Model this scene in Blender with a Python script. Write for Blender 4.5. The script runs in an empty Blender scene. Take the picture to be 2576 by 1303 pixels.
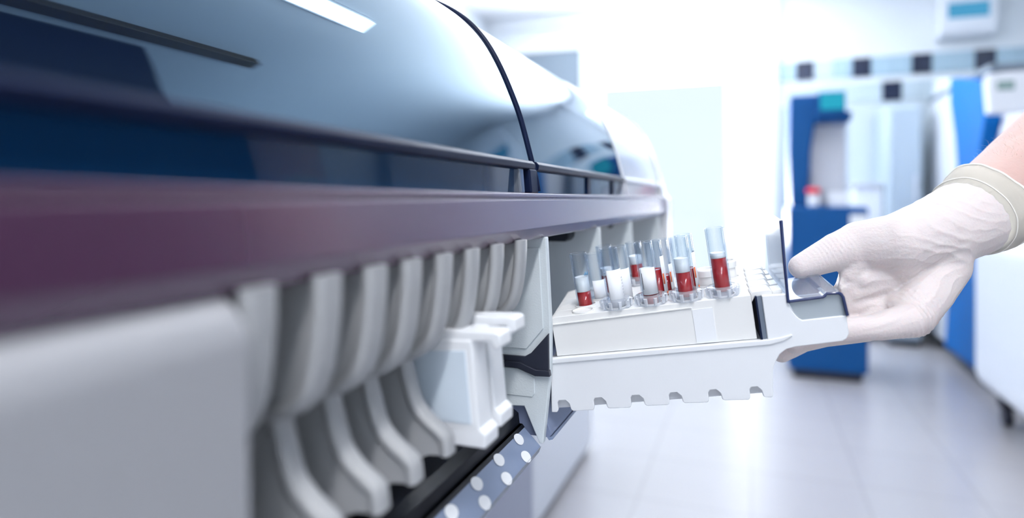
import bpy, bmesh, math, random
from mathutils import Vector, Matrix, noise
random.seed(7)
SC = bpy.context.scene
COL = SC.collection
CAMZ = 1.12
# ------------------------------------------------------------------ camera model (metres, camera at x=y=0)
F, VX, VY = 1600.0, 1890.0, 500.0
TH = math.atan((VX - 1288) / F)
RX = Vector((math.cos(TH), math.sin(TH), 0)); FW = Vector((-math.sin(TH), math.cos(TH), 0)); UP = Vector((0, 0, 1))
CAM = Vector((0, 0, CAMZ))
def ray(px, py): return RX * ((px - 1288) / F) + FW + UP * ((VY - py) / F)
def atS(px, py, s): return CAM + ray(px, py) * s
def onX(px, py, X): r = ray(px, py); return CAM + r * (X / r.x)
def onY(px, py, Y): r = ray(px, py); return CAM + r * (Y / r.y)
def onP(px, py, P, n): r = ray(px, py); return CAM + r * ((P - CAM).dot(n) / r.dot(n))

# ------------------------------------------------------------------ materials
def mat(name, col, rough=0.4, metal=0.0, spec=0.5, coat=0.0, ior=1.5, sss=0.0, tint=None, bump=None, trans=0.0, coat_rough=0.05):
    m = bpy.data.materials.new(name); m.use_nodes = True
    nt = m.node_tree; b = nt.nodes['Principled BSDF']
    b.inputs['Base Color'].default_value = (*col, 1); b.inputs['Roughness'].default_value = rough
    b.inputs['Metallic'].default_value = metal; b.inputs['Specular IOR Level'].default_value = spec
    b.inputs['Coat Weight'].default_value = coat; b.inputs['IOR'].default_value = ior
    b.inputs['Coat Roughness'].default_value = coat_rough
    b.inputs['Transmission Weight'].default_value = trans
    if tint: b.inputs['Specular Tint'].default_value = (*tint, 1)
    if sss:
        b.inputs['Subsurface Weight'].default_value = sss; b.inputs['Subsurface Radius'].default_value = (1, .45, .3)
        b.inputs['Subsurface Scale'].default_value = .004
    if bump:
        sc, st, dist = bump
        tc = nt.nodes.new('ShaderNodeTexCoord'); n = nt.nodes.new('ShaderNodeTexNoise'); bp = nt.nodes.new('ShaderNodeBump')
        n.inputs['Scale'].default_value = sc; n.inputs['Detail'].default_value = 4
        bp.inputs['Strength'].default_value = st; bp.inputs['Distance'].default_value = dist
        nt.links.new(tc.outputs['Object'], n.inputs['Vector']); nt.links.new(n.outputs['Fac'], bp.inputs['Height'])
        nt.links.new(bp.outputs['Normal'], b.inputs['Normal'])
    return m
def emit(name, col, st):
    m = bpy.data.materials.new(name); m.use_nodes = True; nt = m.node_tree; nt.nodes.clear()
    e = nt.nodes.new('ShaderNodeEmission'); e.inputs[0].default_value = (*col, 1); e.inputs[1].default_value = st
    o = nt.nodes.new('ShaderNodeOutputMaterial'); nt.links.new(e.outputs[0], o.inputs[0]); return m
def clear(name, tint=(1, 1, 1), edge=(.75, .82, .9), refl=1.0, rough=.02, ior=1.45, milk=0.0):
    """thin clear sheet: transparent, darker at its grazing edges, with a Fresnel reflection"""
    m = bpy.data.materials.new(name); m.use_nodes = True; nt = m.node_tree; nt.nodes.clear()
    N = nt.nodes.new; L = nt.links.new
    lw = N('ShaderNodeLayerWeight'); lw.inputs[0].default_value = .35
    mx = N('ShaderNodeMix'); mx.data_type = 'RGBA'; mx.inputs['A'].default_value = (*tint, 1); mx.inputs['B'].default_value = (*edge, 1)
    L(lw.outputs['Facing'], mx.inputs['Factor'])
    t = N('ShaderNodeBsdfTransparent'); L(mx.outputs['Result'], t.inputs[0])
    g = N('ShaderNodeBsdfGlossy'); g.inputs['Roughness'].default_value = rough
    l2 = N('ShaderNodeLayerWeight'); l2.inputs[0].default_value = .5
    pw = N('ShaderNodeMath'); pw.operation = 'POWER'; pw.inputs[1].default_value = 4.0; L(l2.outputs['Facing'], pw.inputs[0])
    f0 = ((ior - 1) / (ior + 1)) ** 2
    ml = N('ShaderNodeMath'); ml.operation = 'MULTIPLY_ADD'; ml.inputs[1].default_value = refl * (1 - f0); ml.inputs[2].default_value = refl * f0; L(pw.outputs[0], ml.inputs[0])
    ms = N('ShaderNodeMixShader'); L(ml.outputs[0], ms.inputs[0]); L(t.outputs[0], ms.inputs[1]); L(g.outputs[0], ms.inputs[2])
    out = ms
    if milk:
        d = N('ShaderNodeBsdfDiffuse'); d.inputs[0].default_value = (*tint, 1)
        m2 = N('ShaderNodeMixShader'); m2.inputs[0].default_value = milk; L(ms.outputs[0], m2.inputs[1]); L(d.outputs[0], m2.inputs[2]); out = m2
    o = N('ShaderNodeOutputMaterial'); L(out.outputs[0], o.inputs[0]); return m

M = dict(
    white=mat('white_plastic', (.84, .86, .89), .35, bump=(900, .08, .0004)),
    cream=mat('cream_plastic', (.84, .84, .83), .4),
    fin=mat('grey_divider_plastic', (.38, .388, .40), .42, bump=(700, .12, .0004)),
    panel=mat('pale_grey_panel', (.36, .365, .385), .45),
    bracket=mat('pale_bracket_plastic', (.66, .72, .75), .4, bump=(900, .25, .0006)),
    mauve=mat('mauve_fascia', (.068, .024, .058), .26, spec=.5, ior=1.9, tint=(.86, .82, 1), coat=.6, coat_rough=.2),
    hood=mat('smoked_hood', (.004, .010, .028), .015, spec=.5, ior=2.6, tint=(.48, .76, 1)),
    white_and_glare=mat('white_panel_and_hood_glare', (.85, .88, .92), .2, coat=.6),  # white stands for the far hood's bright reflection; end panel is plain white
    seam=mat('dark_navy_gloss', (.006, .012, .04), .4, spec=.12),
    black=mat('black_plastic', (.010, .013, .022), .28, coat=.2),
    clip=mat('charcoal_clip', (.022, .026, .042), .38),
    strip=mat('blue_grey_strip', (.22, .28, .42), .25, coat=.3, bump=(2500, .15, .0003)),
    dot=mat('white_print', (.9, .92, .95), .3),
    base=mat('lavender_grey_metal', (.40, .43, .54), .5),
    rail=mat('slate_rail', (.18, .22, .34), .4, bump=(1500, .25, .0004)),
    window_strip=mat('blue_window_strip', (.004, .030, .085), .03, spec=.5, ior=1.36, tint=(.5, .75, 1)),
    hole=mat('dark_recess', (.012, .018, .03), .5),
    tube=clear('clear_tube_plastic', (.99, .995, 1), (.70, .79, .89), .8),
    ring=clear('clear_ring_plastic', (.96, .97, .99), (.70, .76, .84), .9, milk=.15),
    acrylic=clear('clear_acrylic', (.86, .90, .94), (.45, .55, .68), 1.0, milk=.06),
    edge=mat('navy_acrylic_edge', (.008, .022, .10), .15, coat=.5),
    smoke=mat('grey_translucent_window', (.40, .45, .49), .15, coat=.3),
    blood=mat('dark_red_blood', (.46, .008, .012), .18, coat=.3, sss=.15),
    serum=mat('cloudy_serum', (.90, .91, .90), .3),
    label=mat('white_paper_label', (.86, .88, .91), .6),
    ink=mat('label_ink', (.02, .025, .04), .6),
    ink_o=mat('label_orange', (.75, .16, .05), .6),
    ink_b=mat('label_blue', (.03, .30, .62), .6),
    glove=mat('latex_glove', (.72, .645, .635), .48, spec=.35, sss=.25, bump=(520, .45, .0008)),
    cuff=mat('latex_cuff', (.93, .89, .81), .5, spec=.3, bump=(260, .15, .0005)),
    skin=mat('pale_skin', (.60, .41, .37), .5, spec=.35, sss=.35, bump=(500, .3, .0006)),
    hair=mat('fair_hair', (.75, .62, .52), .5),
    sidewin=mat('milky_blue_window', (.66, .75, .84), .35),
    floor_dark=mat('dark_rubber', (.012, .014, .03), .5),
    wall=mat('white_wall', (.84, .88, .92), .7),
    wall_right=mat('pale_right_wall', (.78, .83, .88), .7),
    ceiling=mat('white_ceiling', (.9, .92, .95), .8),
    frame=mat('white_frame', (.85, .88, .92), .5),
    doorgrey=mat('grey_door', (.16, .20, .245), .5),
    navy_blocker=mat('deep_navy_blocker', (.010, .012, .03), .5),  # for the unseen door and soffit added to darken reflections
    doordark=mat('slate_glass', (.07, .11, .16), .3),
    blue=mat('blue_enamel', (.004, .075, .25), .5, spec=.2),
    bright_blue=mat('bright_blue_enamel', (.0, .125, .42), .5, spec=.15),
    lightgrey=mat('light_grey_enamel', (.60, .62, .68), .45),
    paleblue=mat('pale_blue_enamel', (.40, .48, .55), .45),
    white_enamel=mat('white_enamel', (.84, .87, .93), .35),
    screen=emit('cyan_screen', (.03, .42, .60), .9),
    screen2=emit('grey_green_screen', (.28, .42, .46), .8),
    screen3=emit('blue_screen', (.08, .36, .62), .9),
    red=mat('red_plastic', (.75, .02, .05), .35),
    tile_dark=mat('navy_tile', (.014, .022, .05), .2),
    tile_pale=mat('pale_blue_tile', (.54, .64, .71), .25),
    tile_mid=mat('light_blue_tile', (.38, .52, .62), .25),
    lamp=emit('lamp_diffuser', (.96, .97, 1), 14.0),
    lamp_fill=emit('fill_lamp_diffuser', (.98, .98, 1), 62.0),  # glow of the added fill lamp
    lampcase=mat('lamp_case', (.8, .83, .86), .5),
)
def pale_tiles(name, c1, c2, size, mortar, rough, coat):
    m = bpy.data.materials.new(name); m.use_nodes = True; nt = m.node_tree; b = nt.nodes['Principled BSDF']
    tc = nt.nodes.new('ShaderNodeTexCoord'); mp = nt.nodes.new('ShaderNodeMapping'); br = nt.nodes.new('ShaderNodeTexBrick')
    br.offset = 0.0; br.inputs['Scale'].default_value = 1.0
    br.inputs['Brick Width'].default_value = size; br.inputs['Row Height'].default_value = size; br.inputs['Mortar Size'].default_value = mortar
    br.inputs['Color1'].default_value = (*c1, 1); br.inputs['Color2'].default_value = (c1[0] * .97, c1[1] * .97, c1[2] * .98, 1); br.inputs['Mortar'].default_value = (*c2, 1)
    nt.links.new(tc.outputs['Object'], mp.inputs[0]); nt.links.new(mp.outputs[0], br.inputs[0]); nt.links.new(br.outputs['Color'], b.inputs['Base Color'])
    b.inputs['Roughness'].default_value = rough; b.inputs['Coat Weight'].default_value = coat; b.inputs['Coat Roughness'].default_value = .2
    return m
M['floor'] = pale_tiles('glossy_floor_tiles', (.40, .385, .40), (.34, .327, .34), .40, .006, .5, .7)

# ------------------------------------------------------------------ building helpers
def finish(ob, bevel=0, seg=3, smooth=True, wn=True):
    if smooth:
        for p in ob.data.polygons: p.use_smooth = True
    if bevel:
        b = ob.modifiers.new('Bevel', 'BEVEL'); b.width = bevel; b.segments = seg; b.limit_method = 'ANGLE'; b.angle_limit = math.radians(32)
        b.use_clamp_overlap = True
    if smooth and wn:
        w = ob.modifiers.new('WN', 'WEIGHTED_NORMAL'); w.keep_sharp = True
def obj(name, bm, m, parent=None, world=False, bevel=0, seg=3, smooth=True, wn=True):
    bmesh.ops.recalc_face_normals(bm, faces=bm.faces)
    me = bpy.data.meshes.new(name); bm.to_mesh(me); bm.free()
    for k in (m if isinstance(m, (list, tuple)) else [m]): me.materials.append(k)
    ob = bpy.data.objects.new(name, me); COL.objects.link(ob)
    if parent is not None:
        if world:
            root = parent
            while root.parent: root = root.parent
            me.transform(root.matrix_basis.inverted())
        ob.parent = parent
    finish(ob, bevel, seg, smooth, wn)
    return ob
def sharp(bm, ang=35):
    bmesh.ops.recalc_face_normals(bm, faces=bm.faces); bm.normal_update()
    for e in bm.edges:
        if len(e.link_faces) == 2 and e.calc_face_angle(0) > math.radians(ang): e.smooth = False
def tag(o, label=None, cat=None, group=None, kind=None):
    if label: o['label'] = label
    if cat: o['category'] = cat
    if group: o['group'] = group
    if kind: o['kind'] = kind
    return o
def thing(name, label, cat, loc=(0, 0, 0), group=None, mw=None):
    o = bpy.data.objects.new(name, None); COL.objects.link(o); o.empty_display_size = .05
    o.matrix_world = mw if mw is not None else Matrix.Translation(loc)
    if mw is None: o.location = loc
    o.matrix_basis = mw if mw is not None else Matrix.Translation(Vector(loc))
    o.matrix_world = o.matrix_basis.copy()
    return tag(o, label, cat, group)
def box(bm, x0, x1, y0, y1, z0, z1, mi=0):
    v = [bm.verts.new(c) for c in ((x0, y0, z0), (x1, y0, z0), (x1, y1, z0), (x0, y1, z0), (x0, y0, z1), (x1, y0, z1), (x1, y1, z1), (x0, y1, z1))]
    for f in ((3, 2, 1, 0), (4, 5, 6, 7), (0, 1, 5, 4), (1, 2, 6, 5), (2, 3, 7, 6), (3, 0, 4, 7)):
        bm.faces.new([v[i] for i in f]).material_index = mi
    return bm
def prism(bm, pts, a0, a1, axis='y', mi=0):
    """closed outline extruded along an axis; pts are (x,z) for y, (y,z) for x, (x,y) for z"""
    def P(p, a): return {'y': (p[0], a, p[1]), 'x': (a, p[0], p[1]), 'z': (p[0], p[1], a)}[axis]
    A = [bm.verts.new(P(p, a0)) for p in pts]; B = [bm.verts.new(P(p, a1)) for p in pts]
    n = len(pts)
    bm.faces.new(A).material_index = mi; bm.faces.new(B[::-1]).material_index = mi
    for i in range(n): bm.faces.new((A[i], B[i], B[(i + 1) % n], A[(i + 1) % n])).material_index = mi
    return bm
def spline(pts, n=8):
    out = []; P = [Vector(p) for p in pts]
    for i in range(len(P) - 1):
        p0 = P[max(i - 1, 0)]; p1 = P[i]; p2 = P[i + 1]; p3 = P[min(i + 2, len(P) - 1)]
        for k in range(n):
            t = k / n
            out.append(.5 * ((2 * p1) + (p2 - p0) * t + (2 * p0 - 5 * p1 + 4 * p2 - p3) * t * t + (3 * p1 - p0 - 3 * p2 + p3) * t ** 3))
    out.append(P[-1]); return out
def tube_path(bm, pts, r, seg=10, closed=False, taper=None, mi=0):
    P = [Vector(p) for p in pts]; n = len(P); rings = []
    ref = None
    for i in range(n):
        a = P[i - 1] if (i or closed) else P[i]; b = P[(i + 1) % n] if (i < n - 1 or closed) else P[i]
        t = (b - a).normalized()
        if ref is None: ref = t.orthogonal().normalized()
        ref = (ref - t * ref.dot(t)).normalized(); bn = t.cross(ref)
        rr = r if taper is None else r * taper(i / max(n - 1, 1))
        rings.append([bm.verts.new(P[i] + (ref * math.cos(q) + bn * math.sin(q)) * rr) for q in (2 * math.pi * k / seg for k in range(seg))])
    m = n if closed else n - 1
    for i in range(m):
        A, B = rings[i], rings[(i + 1) % n]
        for k in range(seg): bm.faces.new((A[k], A[(k + 1) % seg], B[(k + 1) % seg], B[k])).material_index = mi
    if not closed:
        bm.faces.new(rings[0][::-1]); bm.faces.new(rings[-1])
    return bm
def lathe(bm, prof, cx=0, cy=0, seg=32, cap0=True, cap1=True, mi=0):
    rings = []
    for r, z in prof: rings.append([bm.verts.new((cx + r * math.cos(2 * math.pi * k / seg), cy + r * math.sin(2 * math.pi * k / seg), z)) for k in range(seg)])
    for A, B in zip(rings, rings[1:]):
        for k in range(seg): bm.faces.new((A[k], A[(k + 1) % seg], B[(k + 1) % seg], B[k])).material_index = mi
    if cap0: bm.faces.new(rings[0][::-1]).material_index = mi
    if cap1: bm.faces.new(rings[-1]).material_index = mi
    return bm
def sheet_y(bm, path, th, y0, y1):
    """a bent sheet: an open (x,z) path given a thickness and extruded along y"""
    P = [Vector((p[0], p[1])) for p in path]; L, R = [], []
    for i, p in enumerate(P):
        t = (P[min(i + 1, len(P) - 1)] - P[max(i - 1, 0)]).normalized(); n = Vector((-t.y, t.x))
        L.append(p + n * th / 2); R.append(p - n * th / 2)
    return prism(bm, [tuple(q) for q in L + R[::-1]], y0, y1)
def bake(ob):
    """replace an object's mesh by its evaluated mesh and drop the modifiers"""
    dg = bpy.context.evaluated_depsgraph_get(); dg.update()
    me = bpy.data.meshes.new_from_object(ob.evaluated_get(dg)); old = ob.data
    ob.modifiers.clear(); ob.data = me; bpy.data.meshes.remove(old)
MM = .001
def mm(pts): return [(a * MM, b * MM + CAMZ) for a, b in pts]

# ================================================================== SETTING
WY = 6.2; CEIL = 3.0; XR = 2.25; XL = -2.6; YF = -2.2
tag(obj('floor', box(bmesh.new(), XL, XR, YF, WY + .1, -.06, 0), M['floor'], smooth=False), kind='structure')
tag(obj('ceiling', box(bmesh.new(), XL, XR, YF, WY + .1, CEIL, CEIL + .06), M['ceiling'], smooth=False), kind='structure')
tag(obj('wall_right', box(bmesh.new(), XR, XR + .08, YF, WY + .1, 0, CEIL), M['wall_right'], smooth=False), kind='structure')
tag(obj('wall_left', box(bmesh.new(), XL - .08, XL, YF, WY + .1, 0, CEIL), M['wall'], smooth=False), kind='structure')
# back wall: solid left of the window, a tall window, a tiled stretch to the right
wx0 = onY(1502, 400, WY).x; wx1 = onY(1930, 400, WY).x
WT = 2.78; WB = .32
bm = bmesh.new()
box(bm, XL, wx0, WY, WY + .1, 0, CEIL); box(bm, wx1, XR, WY, WY + .1, 0, CEIL)
box(bm, wx0, wx1, WY, WY + .1, WT, CEIL); box(bm, wx0, wx1, WY, WY + .1, 0, WB)
tag(obj('wall_back', bm, M['wall'], smooth=False), kind='structure')
win = tag(bpy.data.objects.new('window_1', None), kind='structure'); COL.objects.link(win)
bm = bmesh.new()
for a, b in ((wx0, wx0 + .05), (wx1 - .05, wx1)): box(bm, a, b, WY - .02, WY + .06, WB, WT)
for a, b in ((WB, WB + .05), (WT - .05, WT), (2.22, 2.27)): box(bm, wx0, wx1, WY - .02, WY + .06, a, b)
obj('window_frame', bm, M['frame'], win, bevel=.006)
wxm = onY(1830, 400, WY).x
bm = bmesh.new(); box(bm, wxm - .02, wxm + .02, WY - .01, WY + .05, WB, 2.22); obj('window_mullion', bm, M['frame'], win, bevel=.006)
for a, b, c, d, m in ((wx0 + .04, wxm, WB + .04, 2.24, 'b'), (wxm, wx1 - .04, WB + .04, 2.24, 'c'), (wx0 + .04, wx1 - .04, 2.24, WT - .04, 'c')):
    obj('window_pane', box(bmesh.new(), a, b, WY + .02, WY + .026, c, d), clear('blue_window_glass', (.505, .535, .55), (.48, .52, .54), 1.0) if m == 'b' else clear('window_glass', (.96, .98, 1), (.85, .92, 1), 1.0), win, smooth=False)
obj('window_sill', box(bmesh.new(), wx0 - .03, wx1 + .03, WY - .10, WY + .02, WB - .04, WB), M['frame'], win, bevel=.006)
# doorway left of the window
dx0 = onY(1225, 200, WY).x; dx1 = onY(1462, 200, WY).x; dz = onY(1440, 128, WY).z
door = tag(bpy.data.objects.new('door_1', None), kind='structure'); COL.objects.link(door)
bm = bmesh.new(); box(bm, dx0 - .1, dx0, WY - .05, WY, 0, dz + .1); box(bm, dx1, dx1 + .1, WY - .05, WY, 0, dz + .1); box(bm, dx0, dx1, WY - .05, WY, dz, dz + .1)
obj('door_frame', bm, M['frame'], door, bevel=.008)
obj('door_leaf', box(bmesh.new(), dx0, dx1, WY - .03, WY - .005, 0, dz), M['doorgrey'], door, smooth=False)
bm = bmesh.new(); box(bm, dx0 + .15, dx1 - .13, WY - .04, WY - .028, 1.05, dz - .36)
obj('door_window', bm, M['doordark'], door, smooth=False)
tag(obj('trim_1', box(bmesh.new(), wx1 + .02, wx1 + .09, WY - .07, WY, 0, CEIL), M['frame'], bevel=.01), kind='structure')
tag(obj('trim_2', box(bmesh.new(), XL, wx0 - .0, WY - .04, WY, CEIL - .14, CEIL), M['frame'], bevel=.01), kind='structure')
# tile frieze on the back wall
fz = bmesh.new(); T = .1483
def tile(x, z, w, h, mi): box(fz, x - w / 2, x + w / 2, WY - .012, WY, z - h / 2, z + h / 2, mi)
x = .446 - T
k = -1
while x + T / 2 < XR:
    zc = CAMZ + 1.133
    tile(x, zc, T - .004, .166, 0 if k % 3 == 0 else (1 if (k % 3 == 1 and x < .9) else 2))
    x += T; k += 1
x = 1.118 - 6 * T; k = -6
while x + T / 2 < XR:
    if x > .34: tile(x, CAMZ + .915, T - .004, .166, 0 if k == 0 else 1)
    x += T; k += 1
tag(obj('trim_3', fz, [M['tile_dark'], M['tile_pale'], M['tile_mid']], smooth=False), kind='structure')
tag(obj('trim_4', box(bmesh.new(), wx1 + .1, XR, WY - .008, WY, 0, CAMZ + .82), pale_tiles('pale_blue_wall_tiles', (.58, .66, .72), (.63, .70, .75), .2, .003, .3, .2), smooth=False), kind='structure')

tag(obj('wall_front', box(bmesh.new(), XL, XR, YF - .08, YF, 0, CEIL), M['wall_right'], smooth=False), kind='structure')
# ceiling lamp mirrored in the hood, plus an added fill lamp behind the camera
LAMPS = [('long ceiling lamp over the analyzer side of the aisle', .43, 1.9, 'lamp'), ('added fill lamp behind the camera, brightening the tray front', .45, -1.0, 'lamp_fill')]
for lab, lx, ly, lm in LAMPS:
    t = thing('ceiling_lamp', lab, 'lamp', (lx, ly, CEIL), 'ceiling lamps')
    bm = bmesh.new(); box(bm, -.10, .10, -.9, .9, -.05, 0); obj('housing', bm, M['lampcase'], t, bevel=.008)
    bm = bmesh.new(); box(bm, -.075, .075, -.87, .87, -.062, -.049); obj('diffuser', bm, M[lm], t, smooth=False)
tag(obj('added_dark_soffit', box(bmesh.new(), 1.70, XR, -1.4, 2.2, 2.62, CEIL), M['navy_blocker'], bevel=.01), kind='structure')  # unseen dark soffit, added so the hood's left end reflects black
tag(obj('trim_6', box(bmesh.new(), 1.53, 1.61, .6, 2.78, CEIL - .05, CEIL), mat('brown_beam', (.10, .06, .016), .5), bevel=.005), kind='structure')
# unseen dark door on the right wall, added to darken hood and fascia reflections
d2 = tag(bpy.data.objects.new('added_dark_door', None), kind='structure'); COL.objects.link(d2)
bm = bmesh.new(); box(bm, XR - .03, XR - .002, .55, 2.75, 0, 2.5); obj('door_leaf', bm, M['navy_blocker'], d2, smooth=False)
bm = bmesh.new(); box(bm, XR - .05, XR, .45, .55, 0, 2.6); box(bm, XR - .05, XR, 2.75, 2.85, 0, 2.6); box(bm, XR - .05, XR, .55, 2.75, 2.5, 2.6); obj('door_frame', bm, M['doorgrey'], d2, bevel=.008)

# ================================================================== THE ANALYZER
an = thing('clinical_analyzer', 'long white laboratory analyzer with glossy smoked hood and mauve front rail', 'analyzer', (-.3, .4, 0))
Y0 = -.32
hp = [(-153.2, 22.5), (-155.4, 31), (-163.4, 60.2), (-171.6, 82), (-181.2, 103), (-191.5, 120.5), (-203, 134.2), (-216, 145), (-234, 155.5), (-258, 165.5), (-292, 175), (-340, 183), (-400, 187), (-480, 188)]
hs = [tuple(p) for p in spline(hp, 6)]
hood_poly = mm(hs + [(-480, 10), (-170, 10), (-160, 22)])
def hood(y0, y1, m):
    bm = bmesh.new(); prism(bm, hood_poly, y0, y1); sharp(bm, 40)
    return obj('hood', bm, m, an, True, wn=False)
hood(Y0, .4505, M['hood']); hood(.4555, .812, M['hood']); h3 = hood(.817, 1.16, M['white_and_glare'])
tag(h3, 'glossy hood section coloured white for its bright reflection')
def seam(y, m, r=.0017):
    bm = bmesh.new(); pts = [Vector((a * MM, y, b * MM + CAMZ)) for a, b in [(-149.6, 5.5), (-151, 14)] + hs]
    tube_path(bm, pts, r, 8); return obj('hood_seam', bm, m, an, True, wn=False)
seam(.453, M['seam'], .0022); seam(.8145, M['white_and_glare'], .0016)
for y0, y1, m in ((Y0, .449, M['seam']), (.457, .812, M['seam']), (.817, 1.158, M['white_and_glare'])):
    bm = bmesh.new(); prism(bm, mm([(-150.6, 22), (-150.2, 25.5), (-152.5, 28), (-160, 28), (-160, 21.5), (-153, 21)]), y0, y1)
    obj('hood_rim', bm, m, an, True, bevel=.0008)
for y0, y1 in ((Y0, .452), (.456, .812), (.817, 1.158)):
    bm = bmesh.new(); prism(bm, mm([(-155.5, 4), (-155.5, 22), (-170, 22), (-170, 4)]), y0, y1)
    obj('window_strip', bm, M['window_strip'] if y0 < .8 else M['white_and_glare'], an, True, smooth=False)
# latch at the foot of the seam
bm = bmesh.new(); prism(bm, mm([(-148.6, 4), (-150.4, 22), (-157, 22), (-157, 4)]), .436, .4525); obj('hood_latch', bm, M['seam'], an, True, bevel=.0015)
bm = bmesh.new(); prism(bm, mm([(-150.5, 4), (-152.0, 21.5), (-157, 21.5), (-157, 4)]), .417, .427); obj('latch_clip', bm, clear('latch_clear', (.55, .62, .7), (.1, .14, .25), 1.0, milk=.25), an, True, bevel=.001)
for yy in (.625, .745):
    bm = bmesh.new(); box(bm, -.158, -.1535, yy, yy + .012, CAMZ + .004, CAMZ + .022); obj('window_post', bm, M['seam'], an, True, smooth=False)
# front rail below the window strip
bm = bmesh.new()
prism(bm, mm([(-200, 4.2), (-145, 4.2), (-142.6, 3.6), (-142.4, 1.4), (-143.6, .8), (-143.6, -.2), (-142.4, -.8), (-140.6, -19.6), (-140.9, -21), (-144.5, -28.4), (-146, -29.2), (-200, -29.5)]), Y0, 1.165)
obj('fascia', bm, M['mauve'], an, True, bevel=.0006, seg=2)

# dividers
def sweep_fin(path, inner, y0, y1, rimw, r, mat_, name, prot=.0022):
    """plate with a thick rounded rim along its front edge"""
    bm = bmesh.new(); P = spline([Vector((a, b)) for a, b in path], 5)
    hw = (y1 - y0) / 2; yc = (y0 + y1) / 2
    cs = []
    for ix, (su, sv) in enumerate(((0, -1), (0, 1), (1, 1), (1, -1))):   # u runs inwards
        cu = r if su == 0 else rimw * 1000 - r; cv = sv * (hw * 1000 - r)
        a0 = {0: 180, 1: 90, 2: 0, 3: 270}[ix]
        seq = {0: (270, 225, 180), 1: (180, 135, 90), 2: (90, 45, 0), 3: (0, -45, -90)}[ix]
        for a in seq: cs.append((cu + r * math.cos(math.radians(a)), cv + r * math.sin(math.radians(a))))
    rings = []
    for i, p in enumerate(P):
        t = (P[min(i + 1, len(P) - 1)] - P[max(i - 1, 0)]).normalized()
        n = Vector((t.y, -t.x))                    # inwards = away from the front
        if n.x > 0 and abs(n.x) > .3: n = -n
        if abs(n.x) <= .3: n = Vector((0, 1)) if n.y > 0 else Vector((0, 1))
        rings.append([bm.verts.new(((p.x + n.x * u) * MM, yc + v * MM, (p.y + n.y * u) * MM + CAMZ)) for u, v in cs])
    k = len(cs)
    for A, B in zip(rings, rings[1:]):
        for j in range(k): bm.faces.new((A[j], A[(j + 1) % k], B[(j + 1) % k], B[j]))
    bm.faces.new(rings[0]); bm.faces.new(rings[-1][::-1])
    prism(bm, [(q.x * MM - .002, q.y * MM + CAMZ) for q in P] + mm(inner), yc - hw + prot, yc + hw - prot)
    sharp(bm, 50)
    return obj(name, bm, mat_, an, True, wn=False)
UP_PATH = [(-138.9, -27), (-139.2, -40), (-141.2, -57), (-144.3, -68), (-149, -74.5), (-155.5, -79), (-164, -81.5)]
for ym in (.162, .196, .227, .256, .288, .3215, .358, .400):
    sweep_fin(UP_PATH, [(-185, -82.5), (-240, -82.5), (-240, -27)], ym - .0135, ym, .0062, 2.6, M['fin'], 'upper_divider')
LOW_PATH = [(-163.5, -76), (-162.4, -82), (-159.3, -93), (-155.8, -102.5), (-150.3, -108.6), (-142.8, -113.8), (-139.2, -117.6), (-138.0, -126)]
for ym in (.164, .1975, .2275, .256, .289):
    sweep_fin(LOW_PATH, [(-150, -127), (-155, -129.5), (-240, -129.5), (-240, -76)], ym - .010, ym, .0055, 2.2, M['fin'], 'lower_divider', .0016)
# bays behind the dividers
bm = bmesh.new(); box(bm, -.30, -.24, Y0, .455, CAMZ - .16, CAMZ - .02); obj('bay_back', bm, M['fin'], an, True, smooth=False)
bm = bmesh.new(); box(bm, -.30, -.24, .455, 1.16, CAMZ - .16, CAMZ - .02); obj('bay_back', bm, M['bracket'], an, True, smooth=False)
# left cover panel
bm = bmesh.new(); prism(bm, mm([(-147, -28.5), (-141.5, -30), (-136.2, -38), (-134.0, -140), (-131.5, -420), (-230, -420), (-230, -28.5)]), Y0, .1475)
obj('cover_panel', bm, M['panel'], an, True, bevel=.0045, seg=5)
# bracket at the end of the row of bays
bm = bmesh.new()
prism(bm, mm([(-240, -28.8), (-150, -28.8), (-141.6, -28.2), (-138.0, -95), (-138.2, -128), (-143.8, -181), (-146.6, -181), (-158.7, -154.7), (-169, -155.5), (-240, -155.5)]), .447, .4538)
obj('bracket', bm, M['bracket'], an, True, bevel=.0009, seg=2)
bm = bmesh.new(); prism(bm, mm([(-200, -38), (-146.5, -36), (-143.2, -95.5), (-156.5, -111.5), (-200, -112.5)]), .4458, .4472); obj('raised_pad', bm, M['bracket'], an, True, bevel=.0006)
bm = bmesh.new(); prism(bm, mm([(-200, -126.5), (-161, -126.8), (-150.2, -133), (-150.0, -144), (-152, -147), (-200, -147.5)]), .4462, .4472); obj('lower_pad', bm, M['bracket'], an, True, bevel=.0006)
bm = bmesh.new()
prism(bm, mm([(-200, -117.5), (-157.4, -117), (-152.4, -114), (-138.9, -98.5), (-138.6, -126), (-148.5, -126), (-160.6, -121.5), (-200, -121.5)]), .4446, .4476)
prism(bm, mm([(-200, -121.5), (-160.6, -121.2), (-148.5, -125.6), (-138, -125.4), (-137.2, -129.8), (-148.9, -130.4), (-162.8, -125.8), (-200, -125.5)]), .4430, .4476)
obj('black_clip', bm, M['clip'], an, True, bevel=.0006, seg=2)
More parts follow.
